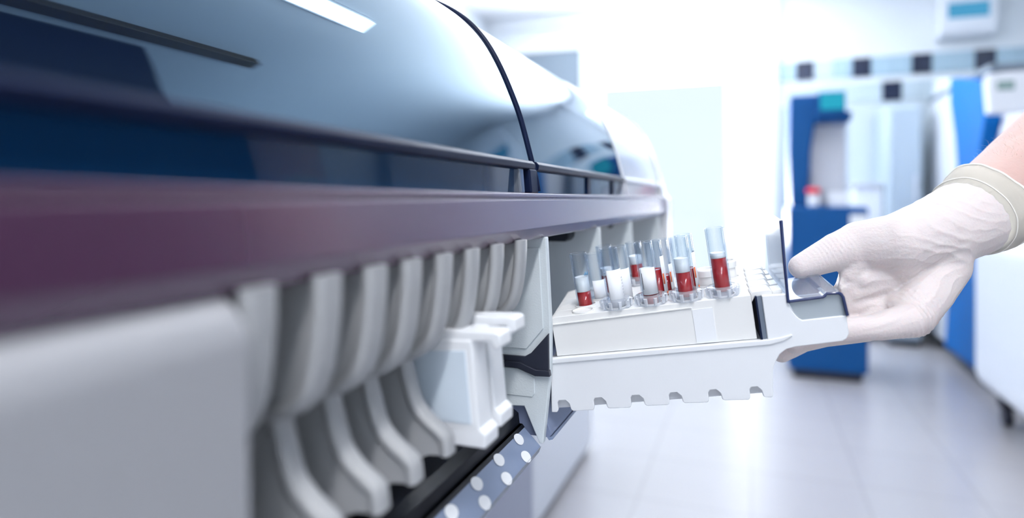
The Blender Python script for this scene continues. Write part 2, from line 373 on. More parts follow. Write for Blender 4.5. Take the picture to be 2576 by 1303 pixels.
# trough and printed strip under the dividers
ft = onY(1319, 1075, .4455); fb = onY(1360, 1123, .4455)
nb2 = Vector((fb.x, Y0, fb.z)); nt2 = Vector((ft.x, Y0, ft.z))
nrm = (nb2 - fb).cross(ft - fb).normalized()
if nrm.x < 0: nrm = -nrm
bm = bmesh.new()
A = [bm.verts.new(p) for p in (fb, nb2, nt2, ft)]; B = [bm.verts.new(p - nrm * .004) for p in (fb, nb2, nt2, ft)]
bm.faces.new(A); bm.faces.new(B[::-1])
for i in range(4): bm.faces.new((A[i], B[i], B[(i + 1) % 4], A[(i + 1) % 4]))
eu = (nb2 - fb).normalized(); ev = (ft - fb); W_ = ev.length; ev = (ev - eu * ev.dot(eu)).normalized()
def dotshape(px, py, r):
    c = onP(px, py, fb, nrm) + nrm * .0004; vs = []
    for k in range(24):
        q = 2 * math.pi * k / 24; rx = r * (1.55 if math.cos(q) < 0 else 1.25); vv = math.sin(q)
        vs.append(bm.verts.new(c + eu * (rx * math.cos(q)) + ev * (r * 1.0 * vv)))
    bm.faces.new(vs).material_index = 1
D = [(1304, 1106), (1254, 1158), (1198, 1218), (1134, 1290), (1322, 1150), (1273, 1205), (1218, 1266)]
for a, b in D: dotshape(a, b, .0043)
pr = onP(1304, 1106, fb, nrm)
st = obj('printed_strip', bm, [M['strip'], M['dot']], an, True, smooth=False)
bm = bmesh.new()
A = [bm.verts.new(p) for p in (fb + nrm * .0008, nb2 + nrm * .0008, nb2 - ev * .0022 - nrm * .004, fb - ev * .0022 - nrm * .004)]
bm.faces.new(A); bmesh.ops.solidify(bm, geom=bm.faces[:], thickness=.0006)
obj('strip_edge', bm, M['strip'], an, True, smooth=False)
bm = bmesh.new()
ledge = [(Vector((a, .4465, c)), Vector((a, Y0, c))) for a, c in ((ft.x, ft.z), (ft.x - .0018, ft.z + .0022), (ft.x - .004, ft.z + .0022), (ft.x - .005, ft.z + .010), (ft.x - .011, ft.z + .014), (-.24, CAMZ - .138))]
prev = None
for p, q in ledge:
    cur = (bm.verts.new(p), bm.verts.new(q))
    if prev: bm.faces.new((prev[0], cur[0], cur[1], prev[1]))
    prev = cur
bmesh.ops.solidify(bm, geom=bm.faces[:], thickness=.002)
obj('trough', bm, M['black'], an, True, smooth=False)
bm = bmesh.new(); box(bm, -.60, -.241, Y0, .446, CAMZ - .30, CAMZ - .135); obj('lower_body', bm, M['base'], an, True, smooth=False)
# second group of bays, where the tray came from
for yy in (.622, .800, 1.060):
    bm = bmesh.new(); prism(bm, mm([(-240, -28.5), (-168, -28.5), (-166, -31), (-152, -29.5), (-141.5, -28.2), (-139.8, -60), (-139.4, -128), (-240, -128)]), yy, yy + .006)
    obj('bay_divider', bm, M['bracket'], an, True, bevel=.001)
bm = bmesh.new(); prism(bm, mm([(-196, -29), (-166, -29), (-166, -38), (-170, -42), (-196, -42)]), .60, .6215); obj('dark_notch_block', bm, M['hole'], an, True, bevel=.002)  # dark blocks coloured to stand for shade in the divider notches
bm = bmesh.new(); prism(bm, mm([(-170, -29), (-164, -29), (-163, -33), (-165, -36.5), (-170, -37.5)]), .797, .7995); obj('dark_notch_block', bm, M['hole'], an, True, bevel=.0008)
bm = bmesh.new(); prism(bm, mm([(-240, -150), (-150, -150), (-139.3, -176), (-141, -178.5), (-240, -178.5)]), .4545, 1.16); obj('lower_rail', bm, M['rail'], an, True, bevel=.0006)
bm = bmesh.new(); prism(bm, mm([(-139.0, -177.2), (-138.6, -179.5), (-141.5, -180.4), (-143, -178.5)]), .4545, 1.16); obj('rail_lip', bm, M['strip'], an, True, smooth=False)
bm = bmesh.new(); prism(bm, mm([(-240, -127.5), (-139.5, -127.5), (-139.5, -131), (-240, -131)]), .62, 1.16); obj('bay_shelf', bm, M['bracket'], an, True, bevel=.0008)
bm = bmesh.new(); prism(bm, mm([(-600, 10), (-165, 10), (-165, 3), (-230, -30), (-230, -178), (-600, -178)]), Y0, 1.158); obj('body', bm, M['white'], an, True, smooth=False)
ep = [(-147, 8), (-150.5, 24), (-153.5, 33), (-161.5, 62), (-170, 84), (-180, 106), (-190, 123), (-202, 137), (-216, 148.5), (-236, 159.5), (-262, 170), (-296, 179), (-345, 186), (-405, 190), (-480, 191)]
bm = bmesh.new(); prism(bm, mm([(-139, -180), (-138.5, -26), (-139.5, 0)] + [tuple(p) for p in spline(ep, 4)] + [(-480, -180)]), 1.163, 1.20); sharp(bm, 40)
obj('end_panel', bm, M['white_and_glare'], an, True, wn=False)
bm = bmesh.new(); box(bm, -1.1, -.45, Y0 - .2, 1.33, 0, CAMZ - .178); obj('pedestal', bm, M['base'], an, True, bevel=.01)

# sample carriers seated under the dividers
def carrier(y0, y1, dz, lab):
    t = thing('sample_carrier', lab, 'sample carrier', (-.15, (y0 + y1) / 2, CAMZ - .129 + dz), 'sample carriers in the bay')
    L = lambda pts: [(a * MM + .15, (b + 129 - 0) * MM) for a, b in pts]
    h = (y1 - y0) / 2
    bm = bmesh.new(); prism(bm, L([(-186, -76), (-136, -73.5), (-131.3, -121), (-186, -123)]), -h, h); obj('body', bm, M['white'], t, bevel=.0012)
    bm = bmesh.new(); prism(bm, L([(-186, -120), (-131.6, -119), (-128, -122), (-128, -128.9), (-147, -129), (-147, -124), (-186, -124)]), -h, h); obj('foot', bm, M['white'], t, bevel=.0008)
    bm = bmesh.new(); prism(bm, L([(-182, -83), (-139.5, -79), (-135.8, -117), (-175, -117.5), (-182, -110)]), -h - .0006, -h + .001); obj('side_window', bm, M['sidewin'], t, bevel=.0003)
    bm = bmesh.new(); prism(bm, L([(-160, -75), (-160, -70), (-124, -68.5), (-120.5, -69.5), (-120, -76), (-123, -78), (-126, -73.5), (-140, -75)]), -h * .9, h * .9); obj('grip_tab', bm, M['white'], t, bevel=.001)
    return t
carrier(.3015, .3195, 0, 'white sample carrier with milky window, nearer of two seated under the grey dividers')
carrier(.3235, .3415, .004, 'white sample carrier with hooked tab, behind the one with the milky window')

# ================================================================== THE SAMPLE TRAY (local frame: x out of the machine, y away, z up)
O = atS(1385, 915, .475); A_ = atS(1940, 868, .437)
ex = (A_ - O).normalized(); ey = UP.cross(ex).normalized(); ez = ex.cross(ey); ro = math.radians(5)
ey, ez = ey * math.cos(ro) + ez * math.sin(ro), ez * math.cos(ro) - ey * math.sin(ro)
TM = Matrix(((ex.x, ey.x, ez.x, O.x), (ex.y, ey.y, ez.y, O.y), (ex.z, ey.z, ez.z, O.z), (0, 0, 0, 1)))
def T_(x, y, z): return TM @ Matrix.Translation((x * MM, y * MM, z * MM))
def sc(pts): return [(a * MM, b * MM) for a, b in pts]
tray = thing('sample_tray', 'white plastic sample tray with clear handle cover, gripped by the gloved hand', 'tray', mw=TM.copy())
nx = [(.5, 9.7), (27.9, 36.9), (55.1, 64.3), (82.4, 91.3), (109.8, 118.4), (137.7, 145.9)]
out = [(0, 0), (-5.6, -36)]
for i, (a, b) in enumerate(nx):
    out += [(a - 1.6, -37.6), (a - .4, -36), (a - .2, -30.4), (a + 1.2, -28.7), (b - 3.2, -28.7), (b - .6, -31.5), (b, -36), (b + 1.4, -37.4 + i * .15)]
out[1] = (-5.4, -37.2)
out += [(151.6, -36.9), (152.6, -35.6), (153.6, -24), (155, -16.5), (157.2, -11.8), (160.4, -7), (165, -3.9), (171, -2.7), (200.8, -1.6), (203.6, .0), (205.3, 3.2), (205.4, 15.8), (177.6, 15.2), (174.6, 18.2), (172.4, 22), (170.8, 26), (170.4, 34.2), (154.2, 34.8), (154, 4)]
out += [(0, 4)]
bm = bmesh.new(); prism(bm, sc([(-3, -27.5), (151.5, -26), (152, 2), (0, 2)]), .003, .0125); obj('shell_rib', bm, M['white'], tray, smooth=False)
bm = bmesh.new(); prism(bm, sc(out), 0, .0042); obj('front_shell', bm, M['white'], tray, bevel=.0009, seg=3)
bm = bmesh.new(); prism(bm, sc([(-4, -37.6), (151.0, -36.6), (151.5, 2), (0, 2)]), .0078, .094)
obj('shell_core', bm, M['white'], tray, bevel=.0015)
bm = bmesh.new(); prism(bm, sc([(0, 0.2), (0, 3.8), (155, 4.2), (163, 5.0), (169.5, 6.4), (170.2, 5.6), (164, 2.4), (155, .6)]), -.0013, .001); obj('rim', bm, M['white'], tray, bevel=.0006)
bm = bmesh.new(); prism(bm, sc([(152.5, -20), (160, -4.5), (170.5, -2.2), (204, -1), (205, 15), (176, 15), (170, 34), (154, 34.4), (152, 4)]), .066, .070); obj('rear_flange', bm, M['white'], tray, bevel=.0009)
bm = bmesh.new(); box(bm, .1542, .1700, .004, .094, .000, .0336); obj('end_block', bm, M['white'], tray, bevel=.0012)
bm = bmesh.new(); box(bm, .1508, .1541, .002, .060, .004, .0340); obj('end_plate', bm, mat('grey_steel', (.22, .26, .32), .3, metal=.7), tray, smooth=False)
bm = bmesh.new(); box(bm, .1499, .1510, .0005, .06, .004, .0345); obj('dark_gap_insert', bm, M['seam'], tray, smooth=False)  # dark insert, its colour stands for the shade in the gap
bm = bmesh.new(); prism(bm, sc([(171.2, 27.2), (173.7, 20), (177.6, 15.0), (205.2, 15.6), (204.0, 28.6), (201.8, 30.8), (195, 31), (192.8, 29), (171.6, 28.6)]), .0012, .0030); obj('handle_window', bm, M['smoke'], tray, smooth=False)
cov = [(173.2, 84.6), (171.6, 56), (170.4, 28.4), (171.6, 29.2), (192.2, 29.9), (193.6, 30.6), (194.8, 32.0), (202, 31.6), (203.6, 30.6), (204.5, 28.6), (205.6, 16)]
bm = bmesh.new(); sheet_y(bm, sc(cov[2:]), .0014, -.0004, .064); c1 = obj('handle_cover', bm, M['acrylic'], tray, smooth=False)
bm = bmesh.new(); tube_path(bm, [Vector((a * MM, -.0008, b * MM)) for a, b in cov[2:]], .00115, 8); obj('cover_edge', bm, M['edge'], c1)
bm = bmesh.new(); sheet_y(bm, sc(cov[:3]), .0014, .0, .074); c2 = obj('splash_plate', bm, clear('clear_splash_plate', (.93, .96, 1), (.80, .87, .96), 1.0, rough=.12, milk=.18), tray, smooth=False)
bm = bmesh.new(); tube_path(bm, [Vector((a * MM, -.0004, b * MM)) for a, b in cov[:3]], .0011, 8); obj('plate_edge', bm, M['edge'], c2)

# racks standing in the tray
ROWY = [11.2, 29.4, 47.8, 66.4, 85.0]
TUBES = {0: [54.2, 79.6, 104.8, 130.2], 1: [28.5, 59, 85.5, 108.5], 2: [38, 90.5], 3: [44.5], 4: [67.5]}
CAPS = {2: [121.5], 3: [139]}
RL = ['nearest of five, with four tubes in clear rings', 'second row, just behind the ringed tubes', 'third row, in the middle of five', 'fourth row, one red tube at its left end', 'farthest of five, at the back edge of the tray']
racks = []
for k, y in enumerate(ROWY):
    r = thing('tube_rack', 'white tube rack in the tray, ' + RL[k], 'tube rack', mw=T_(0, y, 0), group='tube racks in the sample tray')
    dx = 1.2 * k; w = .0086
    bm = bmesh.new(); prism(bm, sc([(5.2, 4.3), (5.2, 27.5), (4.4, 28), (4.4, 32.6), (8 + dx, 34), (147.5 + dx, 35.4), (147.5, 4.3)]), -w, w)
    body = obj('body', bm, M['cream'], r, bevel=.0009)
    holes = TUBES.get(k, []) + CAPS.get(k, [])
    allh = [28.5 + 25.3 * j + dx for j in range(5)]
    allh = [h for h in allh if all(abs(h - q) > 17 for q in holes)] + list(holes)
    cb = bmesh.new()
    for h in allh: lathe(cb, [(.0072, .012), (.0072, .05)], h * MM, 0, 24)
    cut = obj('hole_cutter', cb, M['cream'])
    b = body.modifiers.new('Bool', 'BOOLEAN'); b.object = cut; b.operation = 'DIFFERENCE'; b.solver = 'EXACT'
    bake(body); bpy.data.objects.remove(cut)
    for h in allh:
        zr = .0338 + h * 9e-6; bm = bmesh.new()
        lathe(bm, [(.0074, zr), (.0082, zr), (.0082, zr + .0014), (.0074, zr + .0014), (.0074, zr)], h * MM, 0, 28, False, False); obj('hole_rim', bm, M['cream'], r)
    bm = bmesh.new(); prism(bm, sc([(147.6 + dx, 30), (147.6 + dx, 36.2), (149 + dx, 37.4), (160 + dx, 37.8), (161.6 + dx, 36.4), (161.6 + dx, 34.2), (150 + dx, 33.6)]), -w * .93, w * .93); obj('end_cap', bm, M['cream'], r, bevel=.0006)
    bm = bmesh.new(); prism(bm, sc([(161.7 + dx, 33.8), (161.7 + dx, 36.6), (168.2, 36.9), (168.2, 33.9)]), -w * .8, w * .8); obj('end_tab', bm, M['cream'], r, bevel=.0005)
    if k == 0:
        bm = bmesh.new(); prism(bm, sc([(107, 5.0), (107, 29.2), (121, 29.6), (121, 4.8)]), -w - .0005, -w + .001); tag(obj('barcode_label', bm, M['label'], r, smooth=False), 'blank white adhesive label')
        bm = bmesh.new(); prism(bm, sc([(5, 28.2), (5, 29.2), (107, 31.5), (107, 30.5)]), -w - .0011, -w + .001); obj('lip', bm, M['cream'], r, bevel=.0003)

# tubes:  row, x, top, blood z0-z1, white band z0-z1, label, ring, words
TT = [
    (0, 54.2, 79.0, None, None, (33, 63.5), True, 'clear tube wrapped in a pale label with no blood, first of the front four'),
    (0, 79.6, 80.4, (33.5, 42.6), (42.6, 61), (42.6, 62), True, 'clear tube with a thin blood layer under a tall white label, second of front four'),
    (0, 104.8, 81.0, (37.5, 55.4), (55.4, 65.5), None, True, 'clear tube half full of crimson blood, third of the front four'),
    (0, 130.2, 84.2, (38.5, 62.6), (62.6, 66.4), None, True, 'tallest blood filled tube, standing alone nearest the handle'),
    (1, 28.5, 75.5, (31.5, 45.5), (45.5, 57), None, False, 'clear tube with a short block of red blood, leftmost in the tray by the bracket'),
    (1, 59.0, 77.0, None, None, (31, 60), False, 'clear labelled tube without blood, right behind the first front tube'),
    (1, 85.5, 77.5, (33, 56), None, (33, 66), False, 'red blood tube partly hidden right behind the second front tube'),
    (1, 108.5, 79.5, (35, 54), None, (35, 66), False, 'mostly hidden red tube behind the third front tube'),
    (2, 38.0, 71.0, None, None, (31, 50), False, 'clear empty tube with a grey scale label, beside the leftmost red tube'),
    (2, 90.5, 75.5, (33, 47), None, (30, 56), False, 'clear tube with an orange striped label, third row behind the second front tube'),
    (3, 44.5, 73.5, (31, 49), (49, 55), None, False, 'clear tube of blood in the fourth row, seen between the two leftmost clear tubes'),
    (4, 67.5, 70.5, (37.5, 52.0), (52, 59), None, True, 'back row tube with a round bottomed block of dark blood'),
]
def ring_thing(row, x, z, lab):
    t = thing('tube_ring', lab, 'ring', mw=T_(x, ROWY[row], z), group='clear tube rings on the racks')
    bm = bmesh.new(); lathe(bm, [(.0100, .0), (.0108, .0008), (.0114, .0066), (.0104, .0072), (.0068, .0072), (.0068, 0), (.0100, 0)], 0, 0, 40, False, False)
    sharp(bm, 40); obj('ring_body', bm, M['ring'], t, wn=False)
    bm = bmesh.new()
    for j in range(10):
        q = 2 * math.pi * j / 10; c, s = math.cos(q), math.sin(q)
        vs = [bm.verts.new((c * a - s * b, s * a + c * b, z_)) for a, b, z_ in ((.0105, -.0013, .0008), (.0105, .0013, .0008), (.0113, .0015, .0064), (.0113, -.0015, .0064), (.0118, -.0007, .0012), (.0118, .0007, .0012), (.0124, .0008, .006), (.0124, -.0008, .006))]
        for f in ((0, 1, 2, 3), (4, 5, 6, 7), (0, 4, 5, 1), (1, 5, 6, 2), (2, 6, 7, 3), (3, 7, 4, 0)): bm.faces.new([vs[i] for i in f])
    obj('ring_ribs', bm, clear('rib_plastic', (.95, .97, 1), (.7, .76, .84), 1.0, milk=.45) if 'rib_plastic' not in bpy.data.materials else bpy.data.materials['rib_plastic'], t, smooth=False)
R = .00635
def partial(bm, r, z0, z1, a0, a1, th=.00012, n=20):
    def P(q, rr, z): return (rr * math.cos(math.radians(q)), rr * math.sin(math.radians(q)), z)
    vs = []
    for i in range(n + 1):
        q = a0 + (a1 - a0) * i / n
        vs.append([bm.verts.new(P(q, r, z0)), bm.verts.new(P(q, r, z1)), bm.verts.new(P(q, r + th, z1)), bm.verts.new(P(q, r + th, z0))])
    for A, B in zip(vs, vs[1:]):
        for j in range(4): bm.faces.new((A[j], B[j], B[(j + 1) % 4], A[(j + 1) % 4]))
    bm.faces.new(vs[0]); bm.faces.new(vs[-1][::-1])
for i, (row, x, top, blood, band, lab, ring, words) in enumerate(TT):
    zb = 16.0
    t = thing('test_tube', words, 'test tube', mw=T_(x, ROWY[row], zb), group='blood tubes in the racks')
    h = (top - zb) * MM
    bm = bmesh.new()
    prof = [(.0006, 0), (.003, .0005), (.0052, .0022), (R - .0003, .0045), (R, .007), (R + .0001, h - .0012), (R + .0003, h - .0004), (R, h), (R - .0007, h), (R - .0009, h - .001), (R - .0009, .007), (.0042, .0030), (.001, .0012)]
    lathe(bm, prof, 0, 0, 40); g = obj('tube_wall', bm, M['tube'], t, wn=False)
    rb = R - .00105
    if blood:
        a, b = (blood[0] - zb) * MM, (blood[1] - zb) * MM
        bm = bmesh.new(); lathe(bm, [(rb * .80, a), (rb * .95, a + .0008), (rb, a + .002), (rb, b), (rb * .97, b - .0001), (rb * .9, b - .0005), (.0005, b - .0006)], 0, 0, 36); obj('blood', bm, M['blood'], t, wn=False)
    if band:
        a, b = (band[0] - zb) * MM + .0001, (band[1] - zb) * MM
        bm = bmesh.new(); lathe(bm, [(rb * .97, a), (rb, a + .0002), (rb, b), (rb * .9, b - .0004), (.0005, b - .0005)], 0, 0, 36); obj('serum', bm, M['serum'], t, wn=False)
    if lab:
        a, b = (lab[0] - zb) * MM, (lab[1] - zb) * MM
        bm = bmesh.new(); partial(bm, R + .0002, a, b, -128 if i == 1 else -122, -28 if i == 1 else 10) if i in (0, 1, 5, 8) else partial(bm, R + .0002, a, b, -52, 40)
        lo = obj('label', bm, M['label'], t, wn=False)
        bm = bmesh.new()
        if i in (1, 6, 7, 9):
            
            if i == 1: partial(bm, R + .0004, a + .004, a + .016, -124, -121)
            else: partial(bm, R + .0004, a + .012, a + .020, -50, -38); partial(bm, R + .0004, a + .003, a + .006, -30, -8)
            obj('label_print', bm, M['ink_o'] if i != 1 else M['ink'], lo, wn=False)
        elif i in (0, 8):
            for q in range(9): partial(bm, R + .0004, a + .006 + q * .0022, a + .0066 + q * .0022, -20, 0, n=4)
            obj('label_print', bm, M['lightgrey'], lo, wn=False)
        else: bm.free()
    if i == 4:
        bm = bmesh.new()
        for q in range(4): partial(bm, R + .0002, .0425, .0440 + (q % 2) * .0012, -60 + q * 9, -56 + q * 9, n=3)
        obj('label_print', bm, M['ink_b'], t, wn=False)
    if ring:
        ring_thing(row, x, 34.0 + x * .009, {0: 'clear ribbed ring around the foot of the front tube without blood', 1: 'clear ribbed ring around the front tube with the thin blood layer',
                   2: 'clear ribbed ring around the half full crimson front tube', 3: 'clear ribbed ring around the tall tube nearest the handle'}.get(i, 'clear ribbed ring around the back row tube of dark blood'))
for row, x, zt, lab in ((2, 121.5, 48.5, 'short white stopper behind the half full crimson tube'), (3, 139, 49.5, 'short white stopper just behind the tallest blood tube')):
    t = thing('white_stopper', lab, 'stopper', mw=T_(x, ROWY[row], 30), group='white stoppers')
    h = (zt - 30) * MM
    bm = bmesh.new(); lathe(bm, [(.0062, 0), (.0062, h - .006), (.0072, h - .0055), (.0074, h - .001), (.0066, h), (.0055, h), (.0052, h - .003), (.0005, h - .003)], 0, 0, 28); sharp(bm); obj('cap_shell', bm, M['cream'], t, wn=False)

# ================================================================== THE ARM
def capsule(bm, p, q, r0, r1, seg=20):
    p, q = Vector(p), Vector(q); d = q - p; L = d.length
    t = d.normalized() if L > 1e-6 else Vector((0, 0, 1)); a = t.orthogonal().normalized(); b = t.cross(a)
    rings = []; N = 7
    for i in range(N + 1):
        th = math.pi / 2 * (1 - i / N); rings.append((p - t * (r0 * math.sin(th)), r0 * math.cos(th)))
    for i in range(N + 1):
        th = math.pi / 2 * (i / N); rings.append((q + t * (r1 * math.sin(th)), r1 * math.cos(th)))
    V = []
    for c, r in rings:
        r = max(r, 2e-5); V.append([bm.verts.new(c + (a * math.cos(2 * math.pi * k / seg) + b * math.sin(2 * math.pi * k / seg)) * r) for k in range(seg)])
    for A, B in zip(V, V[1:]):
        for k in range(seg): bm.faces.new((A[k], A[(k + 1) % seg], B[(k + 1) % seg], B[k]))
    bm.faces.new(V[0][::-1]); bm.faces.new(V[-1])
def slab(bm, pts, th):
    """thin triangle / quad web between three or four points"""
    P = [Vector(p) for p in pts]; n = (P[1] - P[0]).cross(P[2] - P[0]).normalized() * th / 2
    A = [bm.verts.new(p + n) for p in P]; B = [bm.verts.new(p - n) for p in P]
    bm.faces.new(A); bm.faces.new(B[::-1]); k = len(P)
    for i in range(k): bm.faces.new((A[i], B[i], B[(i + 1) % k], A[(i + 1) % k]))
def J(px, py, s, rpx): return (atS(px, py, s), rpx * s / F)
def onT(px, py, z):                       # point above the tray at local height z (mm)
    return onP(px, py, O + ez * z * MM, ez)
def depth(p): return (p - CAM).dot(FW)
s_th = depth(onT(2016, 670, 38.6))
JT = dict(
    F2=J(2790, 270, .56, 132), F1=J(2592, 446, .520, 125), W1=J(2508, 503, .50, 112), W=J(2435, 549, .487, 98), W0=J(2360, 585, .480, 92),
    T0=J(2262, 612, .476, 76), T1=J(2165, 618, s_th, 62), TM=J(2108, 632, s_th, 48), TI=J(2052, 656, s_th, 38), TT=J(2016, 671, s_th, 31.5),
    H0=J(2368, 668, .478, 66), H1=J(2340, 730, .470, 57), P0=J(2260, 690, .486, 56), P1=J(2262, 755, .484, 48),
    K4=J(2291, 795, .462, 54), K3=J(2268, 772, .478, 46), K2=J(2245, 735, .494, 46), K1=J(2222, 690, .510, 46))
def hand(extra, arm_to, webs=True):
    bm = bmesh.new()
    def C(a, b): capsule(bm, a[0], b[0], a[1] + extra, b[1] + extra)
    j = JT
    if arm_to == 'F2':
        e1 = J(3020, 110, .64, 132); e2 = J(3120, -20, .68, 136); e3 = J(3330, 40, .86, 150)
        C(j['F1'], j['F2']); C(j['F2'], e1); C(e1, e2); C(e2, e3)
    C(j['W1'], j['F1']); C(j['W'], j['W1']); C(j['W0'], j['W']); C(j['W0'], j['T0']); C(j['T0'], j['T1']); C(j['T1'], j['TM']); C(j['TM'], j['TI']); C(j['TI'], j['TT'])
    C(j['W0'], j['H0']); C(j['H0'], j['H1']); C(j['W0'], j['P0']); C(j['P0'], j['P1']); C(j['T0'], j['P0']); C(j['H0'], j['P0']); C(j['H1'], j['P1'])
    C(j['H1'], j['K4']); C(j['P1'], j['K4']); C(j['P1'], j['K3']); C(j['P0'], j['K2']); C(j['T0'], j['K1']); C(j['P0'], j['K1']); C(j['K4'], j['K3']); C(j['K3'], j['K2']); C(j['K2'], j['K1'])
    for k, ch in enumerate(([j['K4'], J(2285, 806, .452, 44), J(2205, 823, .449, 33), J(2112, 831, .453, 30), J(2052, 840, .460, 27)],
               [j['K3'], J(2175, 826, .478, 34), J(2070, 842, .482, 31), J(2000, 862, .484, 28)],
               [j['K2'], J(2150, 800, .497, 34), J(2050, 838, .503, 31), J(1984, 876, .503, 27), J(1966, 890, .500, 22)],
               [j['K1'], J(2140, 765, .515, 33), J(2055, 812, .522, 30), J(1995, 850, .524, 27)])):
        for a, b in zip(ch, ch[1:]): C(a, b)
    if webs:
        w = [atS(2103, 724, .484), atS(2117, 672, s_th), atS(2235, 640, .482), atS(2270, 745, .482), atS(2128, 792, .486)]
        slab(bm, [w[0], w[1], w[2]], .013); slab(bm, [w[0], w[2], w[3]], .014); slab(bm, [w[0], w[3], w[4]], .013)
        for a, q in ((j['P0'], J(2142, 734, .484, 27)), (j['P1'], J(2146, 772, .485, 25)), (j['T1'], J(2136, 692, .482, 24)), (j['P0'], J(2165, 700, .483, 34))): C(a, q)
    return bm
def remeshed(name, bm, m, vox, parent=None, smooth_it=8):
    ob = obj(name, bm, m, parent, wn=False)
    r = ob.modifiers.new('R', 'REMESH'); r.mode = 'VOXEL'; r.voxel_size = vox; r.use_smooth_shade = True
    s = ob.modifiers.new('S', 'SMOOTH'); s.factor = .5; s.iterations = smooth_it
    bake(ob)
    for p in ob.data.polygons: p.use_smooth = True
    return ob
person = remeshed('person', hand(-.0016, 'F2', False), M['skin'], .0022, None, 6)
tag(person, 'bare forearm and right hand in a cream latex glove, gripping the tray handle', 'person')
glove = remeshed('glove', hand(0, 'F1'), M['glove'], .00105, None, 11)
axis = (JT['F1'][0] - JT['W'][0]).normalized()
cutp = JT['W'][0].lerp(JT['W1'][0], .10)
bm = bmesh.new(); bm.from_mesh(glove.data)
bmesh.ops.bisect_plane(bm, geom=bm.verts[:] + bm.edges[:] + bm.faces[:], plane_co=cutp, plane_no=axis, clear_outer=True)
# latex folds
FOLDS = []
def fold(px, py, s, R_, dx, dy, freq, amp, sharpness=1): FOLDS.append((atS(px, py, s), R_, (RX * dx - UP * dy).normalized(), freq, amp, sharpness))
fold(2100, 610, .47, .013, -.82, .45, 330, .00055)          # thumb knuckle, rings across the thumb
fold(2060, 630, .47, .011, -.8, .5, 300, .0004)
fold(2420, 530, .46, .028, -.30, .95, 120, .00042)           # wrist, lines running along the cuff
fold(2370, 600, .45, .026, -.25, .97, 105, .00035)
fold(2240, 740, .46, .026, .25, .97, 110, .00035)             # pulled lines across the palm
fold(2310, 800, .455, .015, .85, -.35, 260, .0008)            # bunched latex at the little finger
fold(2200, 800, .455, .014, .3, .95, 210, .0006)
fold(2370, 700, .45, .022, .6, .75, 140, .0004)
for v in bm.verts:
    d = 0
    for c, R_, a, f, amp, sh in FOLDS:
        r = v.co - c; w = math.exp(-(r.length / R_) ** 2)
        if w < .02: continue
        ph = r.dot(a) * f + .9 * noise.noise(v.co * 38) + .25 * noise.noise(v.co * 110)
        sgn = math.sin(ph * 2 * math.pi / 2.0)
        d += 2.0 * amp * w * ((1 - abs(sgn)) ** 2.2 - .25)
    d += .00016 * noise.noise(v.co * 90)
    v.co += v.normal * d
bm.to_mesh(glove.data); bm.free()
for p in glove.data.polygons: p.use_smooth = True
glove.parent = person
# loose cuff with a rolled bead
ca = axis; u = (UP - ca * UP.dot(ca)).normalized(); vv = ca.cross(u)
c0 = cutp; NR = 96
def ring_pts(off, r, tilt, wob, ph):
    o = []
    for k in range(NR):
        q = 2 * math.pi * k / NR
        w = 1 + wob * (math.sin(3 * q + ph) * .5 + math.sin(7 * q + 2 * ph) * .35 + math.sin(13 * q) * .2)
        o.append(c0 + ca * (off + tilt * math.cos(q + .6) + wob * .05 * math.sin(5 * q + ph)) + (u * math.cos(q) + vv * math.sin(q)) * r * w)
    return o
r0 = JT['W'][1] * .9 + JT['W1'][1] * .1
bm = bmesh.new(); rows = [ring_pts(-.006, r0 - .0012, 0, .004, 0), ring_pts(-.001, r0 + .0012, 0, .012, .5), ring_pts(.004, r0 + .0026, .001, .035, 1.1), ring_pts(.010, r0 + .0036, .002, .05, 1.6), ring_pts(.0165, r0 + .0040, .004, .04, 2.2)]
V = [[bm.verts.new(p) for p in rr] for rr in rows]
for A, B in zip(V, V[1:]):
    for k in range(NR): bm.faces.new((A[k], A[(k + 1) % NR], B[(k + 1) % NR], B[k]))
bmesh.ops.solidify(bm, geom=bm.faces[:], thickness=.0005)
cuff = obj('cuff', bm, M['cuff'], glove, wn=False)
bm = bmesh.new(); tube_path(bm, rows[-1], .0010, 8, closed=True); tube_path(bm, rows[1], .0006, 6, closed=True)
obj('cuff_bead', bm, M['cuff'], glove, wn=False)
# fine arm hair along the upper side of the forearm
bm = bmesh.new()
fa, fb_ = JT['W1'][0], JT['F1'][0]; fa2 = (JT['F2'][0] - JT['F1'][0]).normalized()
for k in range(130):
    t = random.uniform(.2, 1.5); q = random.gauss(.15, .30)
    base = fa.lerp(fb_, t) if t <= 1 else fb_ + fa2 * ((t - 1) * (fb_ - fa).length)
    rr = JT['W1'][1] * (1 - min(t, 1)) + JT['F1'][1] * min(t, 1) - .0022
    nrm2 = (u * math.cos(q) + vv * math.sin(q)).normalized()
    b0 = base + nrm2 * rr; Lh = random.uniform(.004, .010); dirn = (nrm2 * .75 + ca * random.uniform(-.9, .3) + vv * random.uniform(-.4, .4)).normalized()
    p1 = b0 + dirn * Lh * .5; p2 = b0 + dirn * Lh * .8 - ca * Lh * .35
    tube_path(bm, [b0 - nrm2 * .0006, b0 + dirn * Lh * .25, p1, p2], .00007, 4, taper=lambda f: 1 - .8 * f)
obj('arm_hair', bm, M['hair'], person, wn=False)

# ================================================================== BACKGROUND MACHINES
def px_box(x0, x1, Y): return onY(x0, 500, Y).x, onY(x1, 500, Y).x
